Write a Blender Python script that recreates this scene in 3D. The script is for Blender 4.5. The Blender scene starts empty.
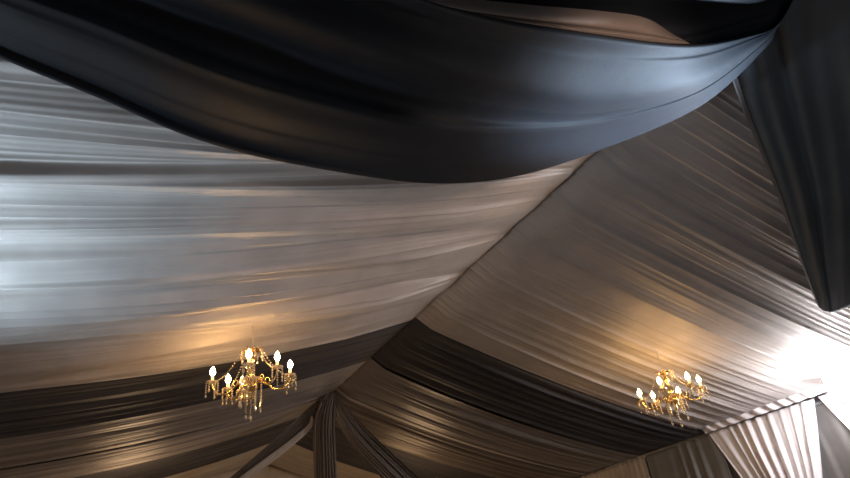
import bpy, bmesh, math, random
import numpy as np
from mathutils import Vector, Matrix
PI = math.pi
sc = bpy.context.scene
col = sc.collection
rng = np.random.RandomState(7)

# ------------------------------------------------------------------ dimensions of the marquee
W = 5.06            # half width
H = 4.85            # ridge of the lining
HE = 3.40           # right eave
HL = 3.62           # left eave
Y0, Y1, Y2, Y3, Y4, Y5, Y6 = 1.6, 6.50, 7.99, 9.47, 10.70, 12.4, 14.2   # bay edges along the tent
LEFT_START = 1.65

# ------------------------------------------------------------------ camera
F_PX = 610.0
cr = Vector((0.87790111, -0.46303514, -0.12201681))
cu = Vector((-0.14833619, -0.50526119, 0.85012205))
cf = Vector((0.45528675, 0.72822358, 0.51225423))
CAM = Vector((-3.68, 0.0, 1.6))
cd = bpy.data.cameras.new('camera'); cam = bpy.data.objects.new('camera', cd); col.objects.link(cam)
m = Matrix((cr, cu, -cf)).transposed().to_4x4(); m.translation = CAM
cam.matrix_world = m
cd.sensor_width = 36.0; cd.lens = 36.0 * F_PX / 850.0; cd.clip_start = 0.02
sc.camera = cam

def ray(x, y):
    return (cf + cr * ((x - 425) / F_PX) - cu * ((y - 239) / F_PX)).normalized()
def at(x, y, dist):
    return CAM + ray(x, y) * dist
def slope_dist(x, y, s):
    he = HL if s < 0 else HE
    n = Vector((s * (H - he) / W, 0, 1)); d = ray(x, y)
    return (H - n.dot(CAM)) / n.dot(d)

# ------------------------------------------------------------------ materials
def nodes(name):
    mt = bpy.data.materials.new(name); mt.use_nodes = True
    nt = mt.node_tree
    return mt, nt, nt.nodes['Principled BSDF']
def cloth(name, c, rough=0.42, metal=0.0, spec=0.5, sheen=0.15, trans=0.0, var=0.10):
    mt, nt, b = nodes(name)
    tc = nt.nodes.new('ShaderNodeTexCoord')
    n1 = nt.nodes.new('ShaderNodeTexNoise'); n1.inputs['Scale'].default_value = 3.0; n1.inputs['Detail'].default_value = 4
    rp = nt.nodes.new('ShaderNodeValToRGB')
    rp.color_ramp.elements[0].position = .3; rp.color_ramp.elements[1].position = .7
    rp.color_ramp.elements[0].color = tuple(x * (1 - var) for x in c) + (1,)
    rp.color_ramp.elements[1].color = tuple(min(1, x * (1 + var)) for x in c) + (1,)
    nt.links.new(tc.outputs['Object'], n1.inputs['Vector']); nt.links.new(n1.outputs['Fac'], rp.inputs['Fac'])
    nt.links.new(rp.outputs['Color'], b.inputs['Base Color'])
    n2 = nt.nodes.new('ShaderNodeTexNoise'); n2.inputs['Scale'].default_value = 9.0; n2.inputs['Detail'].default_value = 3
    bp = nt.nodes.new('ShaderNodeBump'); bp.inputs['Strength'].default_value = 0.12; bp.inputs['Distance'].default_value = 0.02
    nt.links.new(tc.outputs['Object'], n2.inputs['Vector']); nt.links.new(n2.outputs['Fac'], bp.inputs['Height'])
    nt.links.new(bp.outputs['Normal'], b.inputs['Normal'])
    b.inputs['Roughness'].default_value = rough; b.inputs['Metallic'].default_value = metal
    b.inputs['Specular IOR Level'].default_value = spec
    b.inputs['Sheen Weight'].default_value = sheen; b.inputs['Sheen Roughness'].default_value = .4
    b.inputs['Transmission Weight'].default_value = trans
    return mt
def plain(name, c, rough=.5, metal=0, em=None, es=0, trans=0, ior=1.5):
    mt, nt, b = nodes(name)
    b.inputs['Base Color'].default_value = tuple(c) + (1,)
    b.inputs['Roughness'].default_value = rough; b.inputs['Metallic'].default_value = metal
    b.inputs['Transmission Weight'].default_value = trans; b.inputs['IOR'].default_value = ior
    if em: b.inputs['Emission Color'].default_value = tuple(em) + (1,); b.inputs['Emission Strength'].default_value = es
    if not trans:
        tc = nt.nodes.new('ShaderNodeTexCoord'); n = nt.nodes.new('ShaderNodeTexNoise'); n.inputs['Scale'].default_value = 14
        bp = nt.nodes.new('ShaderNodeBump'); bp.inputs['Strength'].default_value = .05; bp.inputs['Distance'].default_value = .01
        nt.links.new(tc.outputs['Object'], n.inputs['Vector']); nt.links.new(n.outputs['Fac'], bp.inputs['Height']); nt.links.new(bp.outputs['Normal'], b.inputs['Normal'])
    return mt
M = dict(
    silver=cloth('silver_satin', (.44, .40, .38), .48, .12),
    dark=cloth('charcoal_satin', (.052, .050, .056), .55, .0, .25, .05),
    swag=cloth('midnight_satin', (.0115, .0145, .0195), .55, .0, .08, .0),
    corner=cloth('slate_satin', (.085, .10, .115), .7, .0, .1, .0),
    brown=cloth('grey_brown_satin', (.15, .125, .11), .42, .25),
    grey=cloth('grey_satin', (.23, .205, .195), .42, .25),
    beige=cloth('beige_satin', (.50, .42, .34), .5, .05),
    hem=cloth('pale_hem', (.42, .38, .35), .5, .1),
    curtain_white=cloth('white_voile', (.86, .82, .83), .6, 0),
    curtain_grey=cloth('grey_curtain', (.17, .165, .16), .5, .1),
    curtain_beige=cloth('beige_curtain', (.50, .43, .36), .5, .1),
    pvc=plain('white_tent_skin', (.55, .55, .55), .5),
    floor=plain('grey_floor', (.22, .20, .19), .6),
    brass=plain('brass', (.85, .58, .22), .22, 1),
    candle=plain('ivory_sleeve', (.85, .78, .62), .4),
    bulb=plain('warm_bulb', (1, .8, .5), .3, 0, (1, .58, .22), 125),
    crystal=plain('crystal', (1, .88, .66), .06, 0, None, 0, .55, 1.6),
    cord=plain('clear_cord', (.5, .42, .32), .4),
    black=plain('black_metal', (.03, .03, .03), .4, .5),
    led=plain('led_panel', (1, 1, 1), .4, 0, (.97, .93, .94), 170),
    alu=plain('aluminium', (.6, .6, .62), .35, 1),
)

# ------------------------------------------------------------------ helpers
def link(name, me, parent=None):
    o = bpy.data.objects.new(name, me); col.objects.link(o)
    if parent: o.parent = parent
    return o
def tag(o, label=None, cat=None, group=None, kind=None):
    if label: o['label'] = label
    if cat: o['category'] = cat
    if group: o['group'] = group
    if kind: o['kind'] = kind
    return o
def empty(name, loc):
    o = link(name, None); o.location = loc; o.empty_display_size = .1
    return o
def grid_mesh(name, P, mat, flip=False):
    """P: array (n, m, 3) -> a smooth quad sheet"""
    n, k = P.shape[:2]
    v = P.reshape(-1, 3)
    i = np.arange(n * k).reshape(n, k)
    a, b, c, d = i[:-1, :-1].ravel(), i[1:, :-1].ravel(), i[1:, 1:].ravel(), i[:-1, 1:].ravel()
    f = np.stack([a, d, c, b] if flip else [a, b, c, d], 1)
    me = bpy.data.meshes.new(name)
    me.from_pydata(v.tolist(), [], f.tolist())
    me.polygons.foreach_set('use_smooth', [True] * len(f))
    me.materials.append(mat); me.update()
    return me
def solid(o, t=.004):
    md = o.modifiers.new('thickness', 'SOLIDIFY'); md.thickness = t; md.offset = 0
    return o
def catmull(P, t):
    """P (n, d) sampled at t in [0, n-1]"""
    P = np.asarray(P, float); n = len(P)
    t = np.clip(np.asarray(t, float), 0, n - 1 - 1e-9); i = t.astype(int); u = (t - i)[:, None]
    g = lambda k: P[np.clip(k, 0, n - 1)]
    p0, p1, p2, p3 = g(i - 1), g(i), g(i + 1), g(i + 2)
    p0 = np.where((i == 0)[:, None], 2 * p1 - p2, p0); p3 = np.where((i + 2 > n - 1)[:, None], 2 * p2 - p1, p3)
    return .5 * (2 * p1 + (p2 - p0) * u + (2 * p0 - 5 * p1 + 4 * p2 - p3) * u ** 2 + (3 * p1 - p0 - 3 * p2 + p3) * u ** 3)
def bm_mesh(name, bm, mat, parent=None, smooth=True, loc=None):
    me = bpy.data.meshes.new(name); bmesh.ops.recalc_face_normals(bm, faces=bm.faces); bm.to_mesh(me); bm.free()
    if smooth: me.polygons.foreach_set('use_smooth', [True] * len(me.polygons))
    me.materials.append(mat); me.update()
    o = link(name, me, parent)
    if loc is not None: o.location = loc
    return o
def add_box(bm, lo, hi, bevel=0):
    lo, hi = Vector(lo), Vector(hi)
    r = bmesh.ops.create_cube(bm, size=1)
    for v in r['verts']:
        v.co = Vector(((lo.x + hi.x) / 2 + v.co.x * (hi.x - lo.x), (lo.y + hi.y) / 2 + v.co.y * (hi.y - lo.y), (lo.z + hi.z) / 2 + v.co.z * (hi.z - lo.z)))
    if bevel:
        ed = list({e for v in r['verts'] for e in v.link_edges})
        bmesh.ops.bevel(bm, geom=ed, offset=bevel, segments=2, affect='EDGES')
def add_lathe(bm, prof, c=(0, 0, 0), seg=16):
    c = Vector(c); rings = []
    for r, z in prof:
        rings.append([bm.verts.new(c + Vector((r * math.cos(2 * PI * k / seg), r * math.sin(2 * PI * k / seg), z))) for k in range(seg)])
    for a, b in zip(rings, rings[1:]):
        for k in range(seg):
            bm.faces.new((a[k], a[(k + 1) % seg], b[(k + 1) % seg], b[k]))
    for ring in (rings[0], rings[-1]): bm.faces.new(ring)
def add_tube(bm, pts, r, seg=8):
    pts = [Vector(p) for p in pts]; rings = []
    for i, p in enumerate(pts):
        d = (pts[min(i + 1, len(pts) - 1)] - pts[max(i - 1, 0)]).normalized()
        a = d.orthogonal().normalized() if i == 0 else (prev - d * prev.dot(d)).normalized()
        prev = a; b = d.cross(a)
        rr = r[i] if isinstance(r, (list, tuple)) else r
        rings.append([bm.verts.new(p + (a * math.cos(2 * PI * k / seg) + b * math.sin(2 * PI * k / seg)) * rr) for k in range(seg)])
    for a, b in zip(rings, rings[1:]):
        for k in range(seg): bm.faces.new((a[k], a[(k + 1) % seg], b[(k + 1) % seg], b[k]))
    bm.faces.new(rings[0]); bm.faces.new(rings[-1])
def add_bead(bm, c, r, h):
    c = Vector(c); t = bm.verts.new(c + Vector((0, 0, h))); b = bm.verts.new(c - Vector((0, 0, h)))
    ring = [bm.verts.new(c + Vector((r * math.cos(k * PI / 3), r * math.sin(k * PI / 3), 0))) for k in range(6)]
    for k in range(6):
        bm.faces.new((ring[k], ring[(k + 1) % 6], t)); bm.faces.new((ring[(k + 1) % 6], ring[k], b))

# ------------------------------------------------------------------ pleats
def pleats(U, V, L, seed, n, amp, width=.035, fine=.0008, fine_wl=.06, saw=0.0, cell=.09, broad=.35):
    """height of gathered folds on a cloth: U metres across, V 0..1 along each fold"""
    r = np.random.RandomState(seed)
    h = np.zeros_like(U)
    for p in np.sort(r.uniform(0, L, n)):
        a = amp * (.15 + .85 * r.uniform(0, 1) ** 2.2); w = width * r.uniform(.5, 2.0)
        drift = r.uniform(-.07, .07); ph = r.uniform(0, 6.28); fr = r.uniform(.6, 1.6)
        u = U - p - drift * (V - .5) - .012 * np.sin(fr * 5 * V + ph)
        fade = .55 + .45 * np.sin(fr * 4.2 * V + ph * 1.7)
        ww = w * (1 + r.choice([-1, 1]) * .5 * np.sign(u))
        h -= a * fade * np.exp(-(np.abs(u) / ww) ** 1.7)
    if saw > 0:                                     # overlapping tucks: a slow rise, then a step
        x = -.2; edges = [x]
        while x < L + .3:
            x += cell * r.uniform(.45, 1.7); edges.append(x)
        dr = [cell * r.uniform(-.25, .25) for _ in edges]; q = [r.uniform(0, 6.28) for _ in edges]
        B = [e + d * (2 * V - 1) + cell * .09 * np.sin(4 * V + k) for e, d, k in zip(edges, dr, q)]
        for k in range(len(edges) - 1):
            c = B[k + 1] - B[k]; tt_ = (U - B[k]) / c
            a = saw * r.uniform(.2, 1.0) * (.65 + .35 * np.sin(3.3 * V + q[k] * 3))
            f = np.where(tt_ < .84, (np.clip(tt_, 0, 1) / .84) ** 1.4, .5 + .5 * np.cos(PI * np.clip((tt_ - .84) / .16, 0, 1)))
            h -= np.where((tt_ >= 0) & (tt_ < 1), a * f, 0)
    for k in range(4):
        wl = L / r.uniform(3, 9)
        h += amp * broad * np.sin(2 * PI * U / wl + r.uniform(0, 6.28) + 1.2 * np.sin(2.5 * V + r.uniform(0, 6)))
    for k in range(3):
        h += fine * np.sin(2 * PI * U / (fine_wl * r.uniform(.7, 1.6)) + r.uniform(0, 6) + 1.5 * np.sin(3 * V + k))
    return h
def lining(name, s, ya, yb, mat, seed, n, amp, sag, label, cat='ceiling drape', nu=300, nv=70, edge_drop=.0, hem=None, width=.035, fine=.0006, tilt=0, fine_wl=.05, edge_sag=0, group=None, top=0.0, tilt0=0, vmax=1.0, saw=.018, cell=.07, g0=.3):
    he = HL if s < 0 else HE
    L = abs(yb - ya)
    u = np.linspace(0, L, nu)[:, None] * np.ones((1, nv)); v = np.ones((nu, 1)) * np.linspace(0, vmax, nv)[None, :]
    h = pleats(u, v, L, seed, n, amp, width, fine, fine_wl, saw, cell)
    grow = g0 + (1 - g0) * np.clip(v * 5, 0, 1)
    grow = grow * (.4 + .6 * np.clip((1 - v) * 10, 0, 1))
    h = h * grow
    e = np.minimum(u, L - u)
    x = s * W * v
    y = ya + u + tilt * v * (u / L) + tilt0 * v * (1 - u / L)
    z = H + (he - H) * v - sag * 4 * v * (1 - v) + top * np.clip(1 - v * 18, 0, 1)
    nl = math.hypot(W, H - he)
    nx, nz = s * (H - he) / nl, W / nl
    z = z - edge_sag * np.exp(-(e / .12)) * (4 * v * (1 - v))
    P = np.stack([x + h * nx, y, z + h * nz], -1)
    root = link(name, grid_mesh(name, P, mat, flip=(s > 0)))
    tag(root, label, cat, group)
    if hem is not None:
        side, hm, wd = hem
        uu = (np.linspace(0, wd, 5) if side == 'a' else np.linspace(L - wd, L, 5))
        idx = [int(round(q / L * (nu - 1))) for q in uu]; idx = sorted(set(idx))
        Q = P[idx].copy(); Q[:, :, 2] -= .012
        link('hem', grid_mesh('hem', Q, hm, flip=(s > 0)), root)
        root.children[0]['label'] = 'pale hem strip'
    return root

lining('ceiling_drape', -1, LEFT_START, Y1, M['silver'], 12, 30, .085, .13,
       'wide silver satin ceiling lining on the left slope below the huge dark swag', nu=900, nv=90, width=.05, saw=.065, cell=.12, g0=.12)
lining('ceiling_drape', 1, Y0, Y1, M['silver'], 23, 14, .011, .11,
       'wide silver pleated ceiling lining on the right slope behind the right chandelier', nu=1000, nv=90, width=.06, saw=.055, cell=.115, g0=.75, top=.10, vmax=.957)
lining('ceiling_drape', -1, Y1, Y2, M['dark'], 31, 26, .026, .13,
       'charcoal ceiling lining band crossing the left slope behind the left chandelier', nu=200, width=.03)
lining('ceiling_drape', 1, Y1, Y2, M['dark'], 37, 30, .024, .13,
       'broad charcoal pleated ceiling lining band on the right slope running down to the grey curtain', nu=220, width=.03, top=.10)
lining('ceiling_drape', -1, Y2, Y3, M['grey'], 41, 22, .022, .13,
       'taupe ceiling lining on the left slope just beyond the charcoal band', nu=180, width=.03)
lining('ceiling_drape', 1, Y2, Y3, M['grey'], 43, 30, .02, .15,
       'grey ceiling lining on the right slope between charcoal band and draped pole', nu=220, width=.03, hem=('b', M['hem'], .09), top=.10)
lining('ceiling_drape', -1, Y3, Y4, M['grey'], 47, 20, .022, .15,
       'taupe ceiling lining on the left slope touching the top of the draped pole', nu=160, width=.03)
lining('ceiling_drape', 1, Y3, Y4, M['brown'], 53, 24, .022, .16,
       'brown ceiling lining with a golden gleam on the right slope beyond the draped pole', nu=180, width=.03, top=.10)
lining('ceiling_drape', -1, Y4, Y5, M['dark'], 48, 20, .022, .15,
       'farthest dark ceiling lining band on the left slope, passing behind the left diagonal swag', nu=160, width=.03)
lining('ceiling_drape', 1, Y4, Y5, M['dark'], 54, 24, .022, .16,
       'farthest dark ceiling lining band on the right slope, behind the right diagonal swag', nu=180, width=.03)
lining('ceiling_drape', -1, Y5, Y6, M['beige'], 59, 18, .02, .12, 'beige ceiling lining at the far end of the left slope, lowest in view', nu=140)
lining('ceiling_drape', 1, Y5, Y6, M['beige'], 61, 18, .02, .12, 'beige ceiling lining at the far end of the right slope, right of the draped pole', nu=140)
lining('ceiling_drape', -1, -1.5, LEFT_START, M['dark'], 71, 22, .03, .05,
       'near black ceiling lining above the huge swag at the top edge', nu=160, nv=40)
lining('ceiling_drape', 1, -1.5, Y0, M['dark'], 67, 26, .03, .12, 'near black ceiling lining in the upper right corner above the triangular drape', nu=220, nv=40)

# ------------------------------------------------------------------ the big foreground swag
rows = {
 0: [(-90, 10), (0, 57), (100, 98), (200, 140), (300, 165), (430, 183), (520, 175), (610, 146), (700, 106), (763, 50), (778, 25), (800, -12)],
 2: [(-90, -110), (0, -80), (100, -50), (200, -14), (290, 20), (400, 60), (500, 88), (590, 102), (690, 86), (755, 47), (778, 24.5), (800, -13)],
 3: [(-90, -190), (0, -160), (100, -125), (200, -85), (300, -45), (400, -5), (490, 20), (593, 37), (690, 46), (750, 36), (778, 24), (800, -14)],
 4: [(-90, -180), (0, -150), (100, -115), (200, -75), (300, -35), (400, 5), (490, 30), (593, 46), (690, 54), (748, 38), (777, 24), (799, -14)],
 5: [(-90, -210), (0, -180), (100, -145), (200, -108), (300, -70), (400, -32), (490, -4), (593, 16), (680, 8), (742, -4), (774, -10), (798, -30)],
 6: [(-90, -300), (0, -280), (100, -255), (200, -230), (300, -200), (400, -170), (490, -150), (593, -130), (680, -120), (742, -110), (780, -110), (803, -120)],
}
KK = {0: .84, 2: .78, 3: .78, 4: .83, 5: .87, 6: .93}
taper = [1, 1, 1, 1, 1, 1, 1, 1, .9, .5, .2, .1]
K = {}
for k in rows:
    dl = np.array([min(slope_dist(x, y, -1), slope_dist(x, y, 1) if slope_dist(x, y, 1) > 0 else 99) for x, y in rows[k]])
    dl[1:-1] = dl[1:-1] * .5 + (dl[:-2] + dl[2:]) * .25
    kk = np.array([KK[k] * t + .86 * (1 - t) for t in taper])
    K[k] = np.array([list(at(x, y, dl[i] * kk[i])) for i, (x, y) in enumerate(rows[k])])
K[1] = (K[0] + K[2]) / 2 + np.array([list(-ray(*rows[0][i]) * .03 * taper[i]) for i in range(12)])
tt = np.linspace(0, 11, 340)
R = np.stack([catmull(K[k], tt) for k in (0, 1, 2, 3, 4, 5, 6)], 0)     # rows x t x 3
ss = np.concatenate([np.linspace(0, 3, 150)[:-1], np.linspace(3, 4, 14)[:-1], np.linspace(4, 6, 70)])
S = np.stack([catmull(R[:, j], ss) for j in range(len(tt))], 1)
# folds that run along the hem
vv = (tt / 11)[None, :] * np.ones((len(ss), 1)); us = ss[:, None] * np.ones((1, len(tt)))
hh = pleats(us, vv, 6.0, 5, 16, .06, .11, .001, .3)
tp = catmull(np.array([1.1, 1.1, 1.1, 1.1, 1, .9, .6, .45, .35, .2, .1, .05])[:, None], tt)[:, 0]
hemfade = np.clip(us / .12, 0, 1)
dirs = S - np.array(CAM); dirs /= np.linalg.norm(dirs, axis=-1, keepdims=True)
S = S + dirs * (hh * hemfade * tp[None, :])[..., None]
sw = link('ceiling_swag', grid_mesh('ceiling_swag', S, M['swag'])); solid(sw, .006)
tag(sw, 'huge midnight blue satin swag sweeping across the top, folded belly at right', 'swag')

# pale satin fold showing between the rim and the inner sheet
top_c = [(400, -12), (470, -1), (540, 6), (600, 11), (645, 18), (672, 34)]
bot_c = [(400, 2), (470, 18), (540, 29), (600, 37), (645, 42), (690, 44)]
def mn(x, y): return min(slope_dist(x, y, -1), slope_dist(x, y, 1))
T_ = catmull(np.array([list(at(x, y, mn(x, y) * .838)) for x, y in top_c]), np.linspace(0, 5, 90))
B_ = catmull(np.array([list(at(x, y, mn(x, y) * .800)) for x, y in bot_c]), np.linspace(0, 5, 90))
q = np.linspace(0, 1, 40)[:, None, None]
PF = T_[None] * (1 - q) + B_[None] * q
cv = np.array(CAM)[None, None] - PF; cv /= np.linalg.norm(cv, axis=-1, keepdims=True)
PF = PF + cv * (.03 * np.sin(PI * q) - .018 * np.exp(-((q - .72) / .05) ** 2))
pf = link('pale_fold', grid_mesh('pale_fold', PF, M['brown']), sw); pf['label'] = 'pale brown satin fold inside the swag'; solid(pf, .004)

# ------------------------------------------------------------------ triangular dark drape, upper right
ctl = [[(712, 20), (742, 108), (775, 190), (800, 260), (818, 307)],
       [(750, 5), (775, 105), (800, 190), (816, 262), (827, 312)],
       [(800, 0), (815, 95), (830, 185), (835, 258), (838, 311)],
       [(860, -5), (870, 85), (880, 175), (884, 240), (872, 296)],
       [(960, -10), (965, 75), (960, 150), (955, 210), (945, 270)]]
G = np.array([[list(at(x, y, slope_dist(x, y, 1) * .93)) for x, y in c] for c in ctl])
A = np.stack([catmull(G[:, j], np.linspace(0, 4, 150)) for j in range(5)], 1)
B = np.stack([catmull(A[i], np.linspace(0, 4, 120)) for i in range(150)], 0)
us = np.linspace(0, 1.8, 150)[:, None] * np.ones((1, 120)); vs = np.ones((150, 1)) * np.linspace(0, 1, 120)[None, :]
hh = pleats(us, vs, 1.8, 77, 9, .035, .15, .0005, .12) * np.clip(us / .08, 0, 1)
dirs = B - np.array(CAM); dirs /= np.linalg.norm(dirs, axis=-1, keepdims=True)
B = B + dirs * hh[..., None]
td = link('corner_drape', grid_mesh('corner_drape', B, M['corner'])); solid(td, .006)
tag(td, 'dark triangular drape hanging to a point in the upper right corner', 'drape')
E = B[0:7].copy() - dirs[0:7] * .014
hm = link('hem', grid_mesh('hem', E, M['grey']), td); hm['label'] = 'brown hem strip along the slanting edge'

# ------------------------------------------------------------------ draped end pole with two diagonal swags
def strip(name, path, w, mat, seed, n=8, amp=.03, parent=None, axis=None, fold=.05):
    """hanging pleated strip of cloth along a 3-D path; w = widths along it"""
    m_, k = 60, 120
    P = catmull(np.array([list(p) for p in path]), np.linspace(0, len(path) - 1, k))
    wd = catmull(np.array(w)[:, None], np.linspace(0, len(w) - 1, k))[:, 0]
    U = np.linspace(-.5, .5, m_)[:, None] * np.ones((1, k)); V = np.ones((m_, 1)) * np.linspace(0, 1, k)[None, :]
    h = pleats((U + .5), V, 1.0, seed, n, amp, fold, .004, .09)
    T = np.gradient(P, axis=0); T /= np.linalg.norm(T, axis=1, keepdims=True)
    toc = np.array(CAM)[None] - P; toc /= np.linalg.norm(toc, axis=1, keepdims=True)
    side = np.cross(T, np.array(axis)[None] if axis is not None else toc); side /= np.linalg.norm(side, axis=1, keepdims=True)
    nn = np.cross(side, T)
    rnd = .5 * (1 - (2 * U) ** 2)          # rounded cross-section
    S = P[None] + side[None] * (U * wd[None])[..., None] + nn[None] * ((rnd * wd[None] * .35 - h * wd[None] * 2.0))[..., None]
    o = link(name, grid_mesh(name, S, mat), parent); solid(o, .004)
    return o
apex = Vector((0, Y3, H - .02))
pole = empty('draped_pole', (0.0, Y3, 0))
bm = bmesh.new(); add_lathe(bm, [(.05, 0), (.05, H - .05)], seg=16); bm_mesh('pole', bm, M['alu'], pole)
# ------------------------------------------------------------------ setting
def struct(name, lo, hi, mat):
    bm = bmesh.new(); add_box(bm, lo, hi); o = bm_mesh(name, bm, mat, smooth=False); o['kind'] = 'structure'; return o

bpy.context.view_layer.update()
PB = dict(apex=apex, pole=pole)
def at_y(x, y, Y):
    d = ray(x, y); return CAM + d * ((Y - CAM.y) / d.y)
def at_x(x, y, X):
    d = ray(x, y); return CAM + d * ((X - CAM.x) / d.x)

# floor, outer skin of the tent, walls
struct('floor', (-W - .4, -2.8, -.1), (W + .4, Y6 + .5, 0), M['floor'])
for s, nm, he in ((-1, 'ceiling', HL), (1, 'ceiling', HE)):
    up = .30
    bm = bmesh.new()
    a = [Vector((0, y, H + up + dz)) for y in (-2.8, Y6 + .5) for dz in (0, .05)]
    b = [Vector((s * (W + .35), y, he + up - .10 + dz)) for y in (-2.8, Y6 + .5) for dz in (0, .05)]
    v = [bm.verts.new(p) for p in a + b]
    for q in ((0, 1, 5, 4), (2, 3, 7, 6), (0, 2, 6, 4), (1, 3, 7, 5), (0, 1, 3, 2), (4, 5, 7, 6)): bm.faces.new([v[i] for i in q])
    o = bm_mesh(nm, bm, M['pvc'], smooth=False); o['kind'] = 'structure'
struct('wall_right', (W + .25, -2.8, 0), (W + .33, Y6 + .5, HE + .25), M['pvc'])
struct('wall_left', (-W - .33, -2.8, 0), (-W - .25, Y6 + .5, HL + .25), M['pvc'])
struct('wall_far', (-W - .25, Y6 + .25, 0), (W + .25, Y6 + .33, H + .25), M['pvc'])
struct('wall_near', (-W - .25, -2.75, 0), (W + .25, -2.67, H + .25), M['pvc'])
struct('trim_1', (W + .17, -2.6, HE - .06), (W + .23, Y6 + .2, HE + .04), M['alu'])

# the draped pole and its swags
tag(pole, 'pole under the far end of the ridge wrapped in dark grey cloth', 'pole')
pole.location = (-.17, Y3 + .03, 0)
pt = [apex + Vector((-.02, -.05, 0)), Vector((-.10, Y3, H - .22)), Vector((-.17, Y3, H - .55)), Vector((-.18, Y3, H - 1.1)), Vector((-.18, Y3, 2.2)), Vector((-.18, Y3, .02))]
c = strip('wrap', pt, [.12, .26, .34, .35, .36, .40], M['brown'], 3, 9, .04)
c.parent = pole; c.matrix_parent_inverse = Matrix.Translation((.17, -Y3 - .03, 0))
def diag(px, w, seed, label, edge=None, dy=-.10):
    path = [at_y(x, y, Y3 + dy + .02 * i) for i, (x, y) in enumerate(px)]
    o = strip('apex_swag', path, w, M['brown'], seed, 7, .05, fold=.08)
    tag(o, label, 'swag')
    if edge:
        pe = [at_y(x, y, Y3 + dy - .08 + .02 * i) for i, (x, y) in enumerate(edge)]
        e = strip('hem', pe, [.03, .08, .10, .11, .11], M['hem'], seed + 1, 3, .02, o); e['label'] = 'pale hem strip'
diag([(331, 394), (317, 409), (298, 427), (276, 446), (241, 476), (200, 508)], [.10, .22, .22, .19, .17, .17], 21,
     'left diagonal swag falling from the top of the draped pole, with a pale edge', [(312, 416), (309, 427), (286, 447), (249, 475), (207, 508)], dy=.22)
diag([(332, 394), (342, 413), (362, 440), (402, 480), (440, 516)], [.10, .26, .36, .42, .44], 29,
     'right diagonal swag falling from the top of the draped pole', dy=.12)

# curtains along the right wall
def curtain(ya, yb, mat, seed, label, tie=None, wl=.13, amp=.035, top=HE - .03, width_tie=.3, X=W + .03):
    nu, nv = 240, 70
    u = np.linspace(0, 1, nu)[:, None] * np.ones((1, nv)); z = np.ones((nu, 1)) * np.linspace(top, .03, nv)[None, :]
    L = abs(yb - ya)
    ylin = ya + (yb - ya) * u
    if tie:
        yc, zt = tie
        d = np.clip(np.abs(z - zt) / np.where(z > zt, top - zt, zt), 0, 1) ** .9
        gat = np.where(z > zt, d, d * .55)
        w = width_tie + (L - width_tie) * gat
        y = yc + ((ya + yb) / 2 - yc) * gat * (z > zt) + (yb - ya) / L * w * (u - .5)
    else:
        y = ylin; gat = np.ones_like(z)
    r = np.random.RandomState(seed)
    uu = u * L; ph = uu / wl * 2 * PI + 1.3 * np.sin(uu * 3 + seed) + .8 * np.sin(uu * 7.7 + seed * 2)
    a = amp * (.6 + .4 * np.sin(uu * 5.3 + seed)) * (.45 + .55 * np.clip((top - z) / .5, 0, 1))
    x = X + a * (np.sin(ph) + .35 * np.sin(2 * ph + 1 + 2 * z) + .3 * np.sin(ph * .37 + z))
    o = link('wall_curtain', grid_mesh('wall_curtain', np.stack([x, y, z], -1), mat)); solid(o, .004)
    tag(o, label, 'curtain')
    if tie:
        bm = bmesh.new(); add_tube(bm, [(X + .11 * math.cos(t) - .0, tie[0] + (width_tie / 2 + .02) * math.sin(t), tie[1]) for t in np.linspace(0, 2 * PI, 25)], .02)
        bm_mesh('tie_back', bm, mat, o)
    return o
def at_eave(x):
    best = min((abs((lambda d: 425 + F_PX * d.dot(cr) / d.dot(cf))(Vector((W, Y, HE)) - CAM) - x), Y) for Y in np.arange(2, 14, .01))
    return float(best[1])
ya, yb, yc_, yd = at_eave(643), at_eave(707), at_eave(811), at_eave(816)
curtain(Y6, ya + .02, M['curtain_beige'], 2, 'beige wall curtain at the far end of the right wall, left of the grey one')
curtain(ya, yb - .12, M['curtain_grey'], 3, 'grey wall curtain under the charcoal ceiling band', wl=.24, amp=.022, X=W + .04)
curtain(yb, yc_, M['curtain_white'], 4, 'white voile curtain gathered to a tie, next to the grey curtain', tie=((yb + yc_) / 2 - .05, 1.5), wl=.19, amp=.055)
curtain(yd, yd - 1.95, M['curtain_white'], 6, 'white voile curtain beside the blazing floodlight at the right edge', tie=(yd - 1.0, 1.5), wl=.2, amp=.055)
curtain(yb + .3, yd - 2.2, M['curtain_grey'], 9, 'grey backing curtain seen in the gap between the white curtains', wl=.22, amp=.012, X=W + .135, top=HE - .1)

# ruffled strip between the right lining and the curtain tops
nu, nv = 500, 14
yy = np.linspace(Y0 + .5, Y1 - .05, nu)[:, None] * np.ones((1, nv)); q = np.ones((nu, 1)) * np.linspace(0, 1, nv)[None, :]
zz = HE + (H - HE) * .043 * (1 - q) + .02 - .05 * q
xx = W * (.957 + .028 * q)
wv = np.sin(yy * 2 * PI / .21 + 1.1 * np.sin(yy * 5) + 1.5 * q)
zz = zz - .025 * wv * np.sin(PI * np.clip(q * .8 + .1, 0, 1)); xx = xx - .02 * wv
ru = link('eave_ruffle', grid_mesh('eave_ruffle', np.stack([xx, yy, zz], -1), M['curtain_white']))
tag(ru, 'white ruffled strip along the right eave above the white curtain', 'ruffle')

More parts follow.
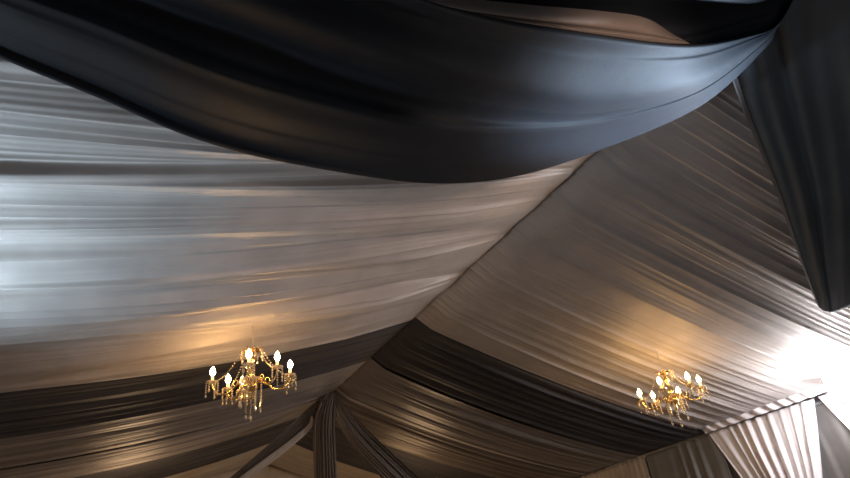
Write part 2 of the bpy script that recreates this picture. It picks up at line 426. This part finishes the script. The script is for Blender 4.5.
# ------------------------------------------------------------------ chandeliers
cache = {}
def cached(key, fn, mat):
    if key not in cache:
        bm = bmesh.new(); fn(bm)
        me = bpy.data.meshes.new(key.split('|')[0]); bmesh.ops.recalc_face_normals(bm, faces=bm.faces); bm.to_mesh(me); bm.free()
        me.polygons.foreach_set('use_smooth', [mat is not M['crystal']] * len(me.polygons)); me.materials.append(mat); cache[key] = me
    return cache[key]
def strand_fn(n, drop):
    def f(bm):
        z = 0
        for i in range(n):
            add_bead(bm, (0, 0, z - .011), .0105, .011); z -= .022
        add_bead(bm, (0, 0, z - drop), drop * .48, drop)
    return f
def arm_fn(bm):
    p = [(.03, 0, -.16), (.08, 0, -.125), (.14, 0, -.15), (.20, 0, -.205), (.27, 0, -.215), (.325, 0, -.18), (.350, 0, -.13), (.352, 0, -.10)]
    P = catmull(np.array(p), np.linspace(0, 7, 28)); add_tube(bm, P.tolist(), .0065)
    Q = [(.14 + .028 * math.cos(t) * (1 - t / 9), 0, -.118 + .028 * math.sin(t) * (1 - t / 9)) for t in np.linspace(-1.6, 4.5, 18)]
    add_tube(bm, Q, .005, 6)
def chandelier(loc, drop, angles, label, spin):
    root = empty('chandelier', loc)
    tag(root, label, 'chandelier', 'brass and crystal chandeliers')
    P = lambda nm, key, fn, mat: link(nm, cached(key, fn, mat), root)
    bm = bmesh.new()
    add_tube(bm, [(0.002 * math.sin(k), .0, .20 + (drop - .20) * k / 8) for k in range(9)], .0035, 6)
    add_lathe(bm, [(.0, drop), (.03, drop), (.035, drop - .015), (.012, drop - .04), (0.001, drop - .041)])
    bm_mesh('hanging_cord', bm, M['cord'], root)
    P('column', 'column', lambda b: add_lathe(b, [(.002, .215), (.012, .205), (.016, .18), (.010, .16), (.014, .13), (.032, .105), (.036, .085), (.020, .06), (.012, .03), (.012, -.02), (.024, -.045), (.030, -.07), (.018, -.095), (.014, -.115), (.045, -.135), (.062, -.16), (.058, -.19), (.030, -.215), (.018, -.235), (.026, -.255), (.016, -.28), (.003, -.295)], seg=20), M['brass'])
    def crown(b):
        add_lathe(b, [(.012, .158), (.05, .165), (.075, .178), (.078, .182), (.05, .172), (.012, .166)], seg=20)
        for k in range(8):
            t = k * PI / 4
            add_tube(b, [(.07 * math.cos(t), .07 * math.sin(t), .178), (.09 * math.cos(t), .09 * math.sin(t), .195), (.10 * math.cos(t), .10 * math.sin(t), .185)], .004, 6)
    P('crown', 'crown', crown, M['brass'])
    P('bobeche', 'bobeche', lambda b: add_lathe(b, [(.03, -.128), (.08, -.122), (.105, -.108), (.107, -.104), (.08, -.116), (.03, -.122)], seg=24), M['crystal'])
    for a in angles:
        t = math.radians(a)
        arm = P('arm', 'arm', arm_fn, M['brass']); arm.rotation_euler = (0, 0, t)
        q = lambda nm, key, fn, mat: link(nm, cached(key, fn, mat), arm)
        q('drip_pan', 'drip_pan', lambda b: add_lathe(b, [(.004, -.108), (.030, -.104), (.052, -.094), (.054, -.088), (.03, -.098), (.012, -.100), (.010, -.085)], c=(.352, 0, 0)), M['crystal'])
        q('candle_sleeve', 'candle_sleeve', lambda b: add_lathe(b, [(.014, -.098), (.018, -.092), (.0135, -.086), (.0135, -.034), (.010, -.030)], c=(.352, 0, 0)), M['candle'])
        q('bulb', 'bulb', lambda b: add_lathe(b, [(.008, -.032), (.017, -.020), (.025, .000), (.023, .020), (.013, .040), (.005, .054), (.0008, .060)], c=(.352, 0, 0)), M['bulb'])
        for k in range(6):
            e = PI / 3 * k + .3
            n = (5, 3, 6, 4, 5, 2)[k]
            s_ = q('crystal_strand', 'strand%d' % n, strand_fn(n, .02), M['crystal']); s_.location = (.352 + .050 * math.cos(e), .050 * math.sin(e), -.094)
        # swagged chain from the crown to the arm
        def chain(b):
            for i in range(17):
                u = i / 16; add_bead(b, (.10 + .235 * u, 0, .182 - .27 * u - .06 * 4 * u * (1 - u)), .0085, .0085)
        q('bead_chain', 'chain', chain, M['crystal'])
    for k in range(8):
        t = 2 * PI * k / 8 + spin
        n = (11, 8, 13, 8, 10, 7, 12, 8)[k]
        s_ = P('crystal_strand', 'strand%d' % n, strand_fn(n, .028), M['crystal']); s_.location = (.095 * math.cos(t), .095 * math.sin(t), -.112)
    for k in range(8):
        t = 2 * PI * k / 8
        s_ = P('crystal_strand', 'strand3', strand_fn(3, .02), M['crystal']); s_.location = (.10 * math.cos(t), .10 * math.sin(t), .182)
    s_ = P('crystal_strand', 'drop', strand_fn(6, .035), M['crystal']); s_.location = (0, 0, -.295)
    return root
chandelier((-2.33, 5.50, 3.68), .55, [156, 114, 90, -23, -65, -108], 'lit brass and crystal chandelier hanging from the left slope of the ceiling', .2)
chandelier((2.57, 4.94, 3.51), .54, [128, 76, 23, -53, -100, -155], 'lit brass and crystal chandelier hanging from the right slope of the ceiling', .6)

# ------------------------------------------------------------------ floodlight at the right eave
fp = at(849, 384, 9.3)
fl = empty('floodlight', fp)
tag(fl, 'blazing white floodlight fixed under the right eave at the picture edge', 'floodlight')
fl.rotation_euler = (0, math.radians(0), math.radians(170))
bm = bmesh.new(); add_box(bm, (-.02, -.25, -.19), (.07, .25, .19), .012)
for k in range(9): add_box(bm, (-.06, -.17 + .042 * k, -.12), (-.02, -.162 + .042 * k, .12))
bm_mesh('housing', bm, M['alu'], fl)
bm = bmesh.new(); add_box(bm, (.0705, -.245, -.185), (.080, .245, .185), .003); bm_mesh('led_panel', bm, M['led'], fl)
bm = bmesh.new(); add_tube(bm, [(0, -.25, 0), (0, -.275, .0), (-.02, -.275, .21), (-.02, .275, .21), (0, .275, 0), (0, .25, 0)], .010); bm_mesh('bracket', bm, M['black'], fl)

bm = bmesh.new(); add_tube(bm, [(-.02, 0, .20), (-.02, 0, .55)], .012); bm_mesh('hanging_rod', bm, M['alu'], fl)

# ------------------------------------------------------------------ light
def area(name, loc, to, size, power, colr, spread=180):
    d = bpy.data.lights.new(name, 'AREA'); d.shape = 'RECTANGLE'; d.size = size; d.size_y = size * .7; d.energy = power; d.color = colr; d.spread = math.radians(spread)
    o = bpy.data.objects.new(name, d); col.objects.link(o); o.location = loc
    o.rotation_euler = (Vector(to) - Vector(loc)).to_track_quat('-Z', 'Y').to_euler(); return o
def point(name, loc, power, colr, r=.1):
    d = bpy.data.lights.new(name, 'POINT'); d.energy = power; d.color = colr; d.shadow_soft_size = r
    o = bpy.data.objects.new(name, d); col.objects.link(o); o.location = loc; return o
area('flood_light_left', (-4.85, 4.1, 2.35), (-4.15, 3.5, 3.85), .5, 33, (.64, .84, 1), 130)
area('swag_fill_light', (-1.5, -2.3, 2.0), (0.5, 2.5, 4.6), 1.2, 10, (.50, .74, 1))  # added bluish fill for the swag, from behind the camera; no known opening there
point('near_lamp', (-.3, -.3, 2.6), 10, (1, .72, .5), .15)
point('far_lamp_right', (1.9, Y3 + 1.3, 3.0), 38, (1, .66, .36), .45)
point('far_lamp_left', (-2.6, Y3 + 1.2, 3.1), 44, (1, .66, .36), .45)
def spot(name, loc, to, power, colr, ang, r=.15, blend=.8):
    d = bpy.data.lights.new(name, 'SPOT'); d.energy = power; d.color = colr; d.spot_size = math.radians(ang); d.spot_blend = blend; d.shadow_soft_size = r
    o = bpy.data.objects.new(name, d); col.objects.link(o); o.location = loc
    o.rotation_euler = (Vector(to) - Vector(loc)).to_track_quat('-Z', 'Y').to_euler(); return o
area('flood_beam', fp + Vector((-.05, .30, -.05)), fp + Vector((.55, 1.9, -.75)), .4, 15, (1, .96, 1), 140)
spot('belly_fill_spot', (2.6, 2.2, 1.9), (-.62, 1.78, 4.12), 4600, (.62, .79, 1), 24)  # added narrow blue beam to brighten the swag's right belly; no known fixture
spot('near_chandelier_light', (-.8, -.5, 2.9), (-1.7, 4.3, 4.4), 270, (1, .70, .54), 46, .12, .6)
w = bpy.data.worlds.new('world'); sc.world = w; w.use_nodes = True
w.node_tree.nodes['Background'].inputs['Color'].default_value = (.02, .02, .025, 1); w.node_tree.nodes['Background'].inputs['Strength'].default_value = 1
sc.view_settings.view_transform = 'Standard'; sc.view_settings.look = 'None'; sc.view_settings.gamma = 1; sc.view_settings.use_curve_mapping = False
sc.view_settings.exposure = 0
# gable end lining
u = np.linspace(0, 2 * W - .1, 300)[:, None] * np.ones((1, 60)); v = np.ones((300, 1)) * np.linspace(0, 1, 60)[None, :]
xx = u - W + .05
top_ = np.where(xx < 0, H - (H - HL) * (-xx) / W, H - (H - HE) * xx / W) - .02
hh = pleats(u, v, 2 * W, 83, 60, .04, .05)
gd = link('gable_curtain', grid_mesh('gable_curtain', np.stack([xx, Y6 + .08 + hh * .6, .03 + (top_ - .03) * (1 - v)], -1), M['beige'])); solid(gd, .004)
tag(gd, 'beige curtain closing the far gable end behind the draped pole', 'curtain')
